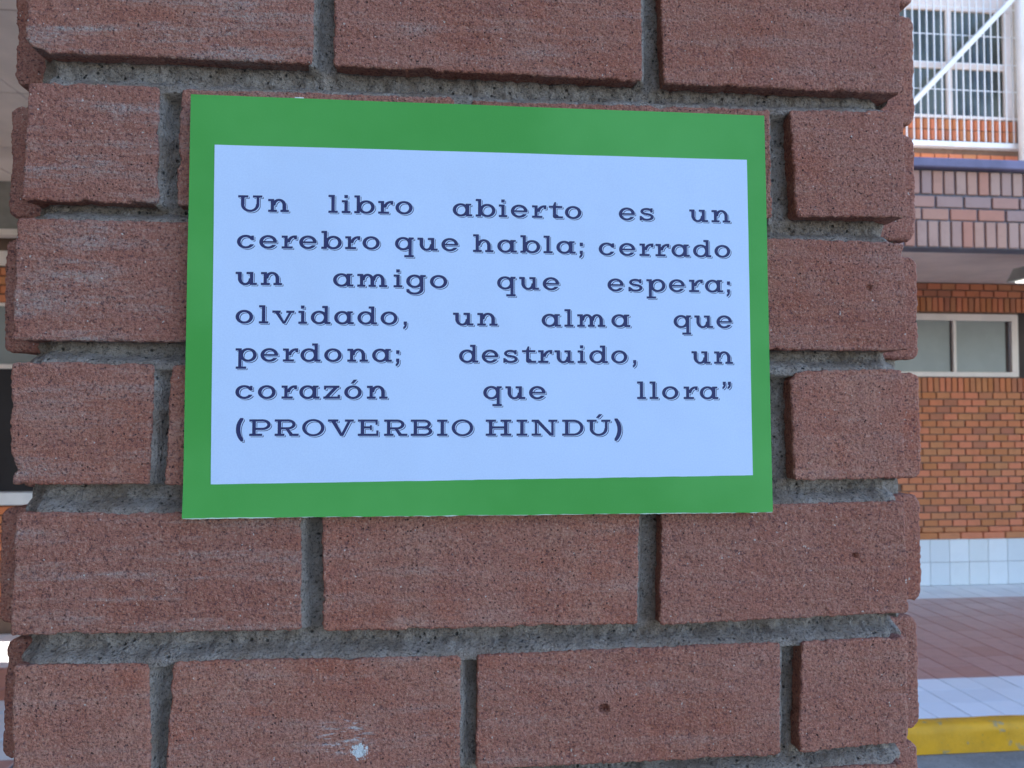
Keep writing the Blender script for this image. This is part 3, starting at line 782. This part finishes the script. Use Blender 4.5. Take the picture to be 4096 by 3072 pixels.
def arch(x0, x1):               # shoulder from stem x0 to stem x1 (outer edges)
    cx_ = (x0 + x1 + s_) / 2
    return U_(I_(RG(cx_, 0.50, (x1 + s_ - x0) / 2, 0.52, s_, h_), B_(x0, x1 + s_ + 1, 0.5, 1.1)), B_(x1, x1 + s_, 0.05, 0.52))
acute = lambda x, y0: PG((x - 0.13, y0), (x + 0.10, y0), (x + 0.36, y0 + 0.30), (x + 0.10, y0 + 0.30))
comma = lambda x, y=0.0: U_(B_(x, x + 0.24, y, y + 0.25), I_(D_(EL(x - 0.12, y + 0.02, 0.36, 0.38), EL(x - 0.16, y + 0.07, 0.24, 0.30)), B_(x - 0.03, x + 0.3, y - 0.4, y + 0.05)))
G_ = {}
G_['o'] = (RG(0.65, 0.5, 0.65, 0.525), 1.74)
G_['ó'] = (U_(G_['o'][0], acute(0.60, 1.17)), 1.70)
G_['a'] = (U_(RG(0.62, 0.5, 0.62, 0.525), B_(1.03, 1.27, 0.02, 1.0), B_(1.0, 1.42, 0.86, 1.0), B_(1.03, 1.50, 0, h_)), 1.78)
G_['b'] = (U_(RG(0.90, 0.5, 0.63, 0.525), B_(0.18, 0.42, 0, AS), B_(0, 0.42, AS - h_, AS), B_(0.0, 0.42, 0, h_)), 1.80)
G_['d'] = (U_(RG(0.63, 0.5, 0.63, 0.525), B_(1.05, 1.29, 0, AS), B_(0.86, 1.29, AS - h_, AS), B_(1.05, 1.50, 0, h_)), 1.78)
G_['p'] = (U_(RG(0.92, 0.5, 0.63, 0.525), B_(0.20, 0.44, -0.56, 1.0), B_(0, 0.44, 1 - h_, 1.0), B_(0.02, 0.78, -0.56, -0.56 + h_)), 1.84)
G_['q'] = (U_(RG(0.63, 0.5, 0.63, 0.525), B_(1.05, 1.29, -0.56, 1.0), B_(1.05, 1.44, 1 - h_, 1.0), B_(0.72, 1.45, -0.56, -0.56 + h_)), 1.73)
G_['g'] = (U_(RG(0.63, 0.5, 0.63, 0.525), B_(1.05, 1.29, -0.12, 1.0), B_(1.05, 1.46, 1 - h_, 1.0),
             I_(RG(0.62, -0.13, 0.67, 0.42, s_, h_), B_(0.02, 2, -1, -0.12)), B_(9, 9.1, 0, 1)), 1.78)
G_['c'] = (U_(D_(RG(0.65, 0.5, 0.65, 0.525), B_(0.80, 2, 0.30, 0.66)), B_(1.06, 1.24, 0.62, 0.97)), 1.65)
G_['e'] = (U_(D_(RG(0.65, 0.5, 0.65, 0.525), B_(0.80, 2, 0.27, 0.44)), B_(0.12, 1.27, 0.435, 0.565)), 1.66)
G_['r'] = (U_(B_(0.20, 0.44, 0, 1.0), B_(0, 0.44, 1 - h_, 1.0), B_(0, 0.82, 0, h_),
             I_(RG(0.98, 0.40, 0.62, 0.62, 0.25, h_), B_(0.3, 1.0, 0.48, 1.1)), B_(0.93, 1.13, 0.72, 1.02)), 1.31)
G_['n'] = (U_(B_(0.20, 0.44, 0, 1.0), B_(0, 0.44, 1 - h_, 1.0), B_(0, 0.66, 0, h_), arch(0.28, 1.08), B_(0.93, 1.56, 0, h_)), 1.88)
G_['h'] = (U_(B_(0.20, 0.44, 0, AS), B_(0, 0.44, AS - h_, AS), B_(0, 0.66, 0, h_), arch(0.28, 1.08), B_(0.93, 1.56, 0, h_)), 1.86)
G_['m'] = (U_(B_(0.20, 0.44, 0, 1.0), B_(0, 0.44, 1 - h_, 1.0), B_(0, 0.60, 0, h_), arch(0.28, 0.98), B_(0.84, 1.38, 0, h_), arch(1.06, 1.76), B_(1.62, 2.22, 0, h_)), 2.70)
_u = arch(0.28, 1.08)
G_['u'] = (U_(lambda x, y: arch(0.20, 1.00)(1.445 - x, 1.0 - y), B_(1.05, 1.295, 0, 1.0), B_(0, 0.42, 1 - h_, 1.0), B_(0.80, 1.29, 1 - h_, 1.0), B_(1.05, 1.56, 0, h_)), 1.86)
G_['i'] = (U_(B_(0.20, 0.45, 0, 1.0), B_(0, 0.45, 1 - h_, 1.0), B_(0, 0.65, 0, h_), B_(0.19, 0.45, 1.17, 1.41)), 0.94)
G_['l'] = (U_(B_(0.22, 0.47, 0, AS), B_(0, 0.47, AS - h_, AS), B_(0, 0.70, 0, h_)), 1.0)
G_['s'] = (U_(D_(RG(0.60, 0.735, 0.50, 0.285, 0.22, h_), B_(0.66, 2, 0.40, 0.74)), D_(RG(0.62, 0.285, 0.56, 0.305, 0.24, h_), B_(-1, 0.56, 0.28, 0.66)),
             B_(0.92, 1.09, 0.66, 1.0), B_(0.04, 0.21, 0.0, 0.36), PG((0.25, 0.52), (0.85, 0.40), (0.98, 0.48), (0.36, 0.64))), 1.50)
G_['t'] = (U_(B_(0.34, 0.59, 0.10, 1.02), PG((0.34, 1.0), (0.59, 1.0), (0.59, 1.30), (0.47, 1.30)), B_(0.02, 1.08, 1 - h_, 1.0), B_(0.48, 1.14, 0, h_), EL(0.56, 0.16, 0.22, 0.17)), 1.30)
G_['v'] = (U_(B_(0, 0.62, 1 - h_, 1.0), B_(1.05, 1.66, 1 - h_, 1.0), PG((0.80, 0), (0.98, 0), (0.44, 0.95), (0.14, 0.95)), PG((0.80, 0), (0.98, 0), (1.50, 0.95), (1.30, 0.95))), 1.97)
G_['z'] = (U_(B_(0.05, 1.20, 1 - h_, 1.0), B_(0.0, 1.25, 0, h_), PG((0.02, 0.05), (0.34, 0.05), (1.18, 0.95), (0.86, 0.95)), B_(0.05, 0.22, 0.70, 1.0), B_(1.08, 1.25, 0.0, 0.30)), 1.57)
G_[','] = (comma(0.05), 0.5)
G_[';'] = (U_(comma(0.05), B_(0.05, 0.30, 0.62, 0.90)), 0.5)
G_['”'] = (U_(comma(0.10, 1.15), comma(0.52, 1.15)), 0.95)
G_['('] = (I_(D_(EL(1.30, 0.50, 1.28, 1.30), EL(1.46, 0.50, 1.12, 1.22)), B_(-1, 0.56, -0.42, 1.36)), 1.0)
G_[')'] = (I_(D_(EL(-0.74, 0.50, 1.28, 1.30), EL(-0.90, 0.50, 1.12, 1.22)), B_(0.0, 2, -0.42, 1.36)), 0.65)
st = 0.25
def caps(*f): return U_(*f)
G_['U'] = (U_(B_(0.22, 0.48, 0.55, CP), B_(0, 0.75, CP - h_, CP), B_(1.10, 1.80, CP - h_, CP), B_(1.38, 1.58, 0.5, CP), I_(RG(0.90, 0.56, 0.68, 0.58, 0.24, h_), B_(0, 2, -0.1, 0.57))), 2.25)
G_['Ú'] = (U_(G_['U'][0], acute(0.82, 1.40)), 2.12)
G_['P'] = (U_(B_(0.22, 0.48, 0, CP), B_(0, 0.9, CP - h_, CP), B_(0, 0.95, 0, h_), I_(RG(0.95, 0.86, 0.62, 0.405, 0.24, h_), B_(0.9, 3, 0, 2)), B_(0.3, 0.96, 0.455, 0.455 + h_), B_(0.3, 0.96, CP - h_, CP)), 1.88)
G_['R'] = (U_(B_(0.22, 0.48, 0, CP), B_(0, 0.9, CP - h_, CP), B_(0, 0.72, 0, h_), I_(RG(0.95, 0.88, 0.60, 0.385, 0.24, h_), B_(0.9, 3, 0, 2)), B_(0.3, 0.96, 0.495, 0.495 + h_), B_(0.3, 0.96, CP - h_, CP),
             PG((1.12, 0.05), (1.42, 0.05), (1.02, 0.58), (0.76, 0.58)), B_(1.10, 1.78, 0, h_)), 2.04)
G_['O'] = (RG(0.83, 0.63, 0.83, 0.655, 0.25, 0.15), 1.92)
G_['V'] = (U_(B_(0, 0.78, CP - h_, CP), B_(1.28, 1.95, CP - h_, CP), PG((0.93, 0), (1.16, 0), (0.52, 1.2), (0.20, 1.2)), PG((0.93, 0), (1.16, 0), (1.76, 1.2), (1.54, 1.2))), 2.26)
G_['E'] = (U_(B_(0.22, 0.48, 0, CP), B_(0, 1.50, CP - h_, CP), B_(0, 1.56, 0, h_), B_(0.4, 1.05, 0.57, 0.57 + h_), B_(0.92, 1.06, 0.45, 0.82), B_(1.34, 1.50, 0.86, CP), B_(1.40, 1.56, 0, 0.42)), 1.99)
G_['B'] = (U_(B_(0.22, 0.48, 0, CP), B_(0, 0.9, CP - h_, CP), B_(0, 0.9, 0, h_), I_(RG(0.98, 0.92, 0.56, 0.345, 0.24, h_), B_(0.9, 3, 0, 2)), I_(RG(1.0, 0.36, 0.64, 0.365, 0.25, h_), B_(0.9, 3, -1, 2)),
             B_(0.3, 1.02, 0.58, 0.58 + h_), B_(0.3, 1.0, CP - h_, CP), B_(0.3, 1.02, 0, h_)), 2.02)
G_['I'] = (U_(B_(0.27, 0.53, 0, CP), B_(0, 0.80, CP - h_, CP), B_(0, 0.80, 0, h_)), 1.13)
G_['H'] = (U_(B_(0.24, 0.50, 0, CP), B_(0, 0.76, CP - h_, CP), B_(0, 0.76, 0, h_), B_(1.36, 1.62, 0, CP), B_(1.10, 1.90, CP - h_, CP), B_(1.10, 1.90, 0, h_), B_(0.3, 1.5, 0.57, 0.57 + h_)), 2.30)
G_['N'] = (U_(B_(0.24, 0.42, 0, CP), B_(0, 0.5, CP - h_, CP), B_(0, 0.70, 0, h_), B_(1.48, 1.66, 0, CP), B_(1.26, 1.94, CP - h_, CP), PG((1.36, 0), (1.66, 0), (0.52, CP), (0.20, CP))), 2.30)
G_['D'] = (U_(B_(0.22, 0.48, 0, CP), B_(0, 0.9, CP - h_, CP), B_(0, 0.9, 0, h_), I_(RG(0.86, 0.63, 0.76, 0.63, 0.25, h_), B_(0.8, 3, -1, 2)), B_(0.3, 0.88, CP - h_, CP), B_(0.3, 0.88, 0, h_)), 1.88)
WID = {'o': 1.30, 'n': 1.56, 'u': 1.56, 's': 1.18, 'a': 1.50, ';': 0.38, ',': 0.38, 'e': 1.28, '”': 0.88, 'O': 1.66, ')': 0.56, 'r': 1.13}

def march(fn, x0, x1, y0, y1, h):
    nx = int((x1 - x0) / h) + 2; ny = int((y1 - y0) / h) + 2
    xs = x0 + np.arange(nx) * h; ys = y0 + np.arange(ny) * h
    Xg, Yg = np.meshgrid(xs, ys, indexing='ij')
    f = fn(Xg, Yg)
    V = []; T = []; key = {}
    def vid(p):
        k = (round(p[0], 5), round(p[1], 5))
        if k not in key: key[k] = len(V); V.append(p)
        return key[k]
    ins = f < 0
    full = ins[:-1, :-1] & ins[1:, :-1] & ins[1:, 1:] & ins[:-1, 1:]
    anyi = ins[:-1, :-1] | ins[1:, :-1] | ins[1:, 1:] | ins[:-1, 1:]
    for j in range(ny - 1):
        i = 0
        while i < nx - 1:
            if full[i, j]:
                k = i
                while k < nx - 1 and full[k, j]: k += 1
                T.append([vid((xs[i], ys[j])), vid((xs[k], ys[j])), vid((xs[k], ys[j + 1])), vid((xs[i], ys[j + 1]))])
                i = k
            else:
                if anyi[i, j]:
                    cs = [(xs[i], ys[j], f[i, j]), (xs[i + 1], ys[j], f[i + 1, j]), (xs[i + 1], ys[j + 1], f[i + 1, j + 1]), (xs[i], ys[j + 1], f[i, j + 1])]
                    poly = []
                    for a, b in zip(cs, cs[1:] + cs[:1]):
                        if a[2] < 0: poly.append(vid((a[0], a[1])))
                        if (a[2] < 0) != (b[2] < 0):
                            t = a[2] / (a[2] - b[2]); poly.append(vid((a[0] + (b[0] - a[0]) * t, a[1] + (b[1] - a[1]) * t)))
                    if len(poly) >= 3: T.append(poly)
                i += 1
    return V, T
def with_shade(g):
    dx, dy = 0.105, -0.095
    def sh(x, y):
        a = g(x - dx, y - dy)
        b = mn(g(x - 0.058, y + 0.052), g(x, y) - 0.028)
        return mx_(a, -b)
    return lambda x, y: mn(g(x, y) - 0.006, sh(x, y))
GM = {}
def glyph(ch):
    if ch not in GM:
        g, adv = G_[ch]
        GM[ch] = march(with_shade(g), -0.15, adv + 0.35, -0.75, 1.85, 0.024)
    return GM[ch]
WORDS = [
  ('Un', -85.38, 85.11, -63.45, 85.4) ,
  ('libro', -47.25, 85.53, -10.41, 85.89) ,
  ('abierto', 6.59, 85.56, 64.66, 85.72) ,
  ('es', 81.23, 85.67, 97.87, 85.8) ,
  ('un', 113.86, 85.78, 133.63, 85.75) ,
  ('cerebro', -85.61, 69.29, -24.59, 70.0) ,
  ('que', -18.54, 69.99, 9.49, 69.99) ,
  ('habla;', 15.6, 69.81, 65.85, 69.96) ,
  ('cerrado', 71.98, 69.57, 133.49, 69.7) ,
  ('un', -85.98, 53.43, -65.99, 53.64) ,
  ('amigo', -44.98, 53.5, 4.89, 53.54) ,
  ('que', 26.28, 53.49, 54.49, 53.45) ,
  ('espera;', 75.94, 53.41, 133.7, 53.71) ,
  ('olvidado,', -85.76, 36.97, -12.13, 37.18) ,
  ('un', 6.9, 37.16, 27.13, 37.21) ,
  ('alma', 46.16, 37.09, 86.87, 37.35) ,
  ('que', 106.25, 37.33, 133.86, 37.44) ,
  ('perdona;', -85.54, 20.62, -15.27, 20.95) ,
  ('destruido,', 9.61, 20.83, 89.98, 21.12) ,
  ('un', 114.44, 21.13, 134.37, 21.13) ,
  ('corazón', -85.43, 4.75, -20.7, 4.88) ,
  ('que', 20.27, 4.89, 48.33, 4.93) ,
  ('llora”', 89.28, 5.08, 134.01, 5.17) ,
  ('(PROVERBIO', -85.12, -11.12, 16.46, -11.27) ,
  ('HINDÚ)', 21.41, -11.24, 82.85, -11.27) ,
]
XH = 5.60 * KS
for (w, x0, z0, x1, z1) in WORDS:
    x0 *= KS; z0 *= KS; x1 *= KS; z1 *= KS
    tot = sum(G_[c][1] for c in w[:-1]) + WID.get(w[-1], G_[w[-1]][1] - 0.25) + 0.105
    k = (x1 - x0) / tot
    V = []; F = []; pen = 0.0
    for c in w:
        gv_, gt = glyph(c); b0 = len(V)
        for (px, py) in gv_:
            X = x0 + (pen + px) * k; Z = z0 + (z1 - z0) * (pen + px) / tot + py * XH
            V.append((X, Z))
        for p in gt: F.append([b0 + q for q in p])
        pen += G_[c][1]
    A = np.array(V)
    Yw = CYm - 0.155 + 0.35 * fbm(A[:, 0], A[:, 1], 0.012, 3, 77)
    me = bpy.data.meshes.new('printed_word')
    me.from_pydata([(a[0] / 1000, y / 1000, CZ + a[1] / 1000) for a, y in zip(A, Yw)], [], F)
    me.polygons.foreach_set('use_smooth', np.zeros(len(me.polygons), dtype=bool))
    obj('printed_word', me, M['ink'], NO, (0, 0, 0))
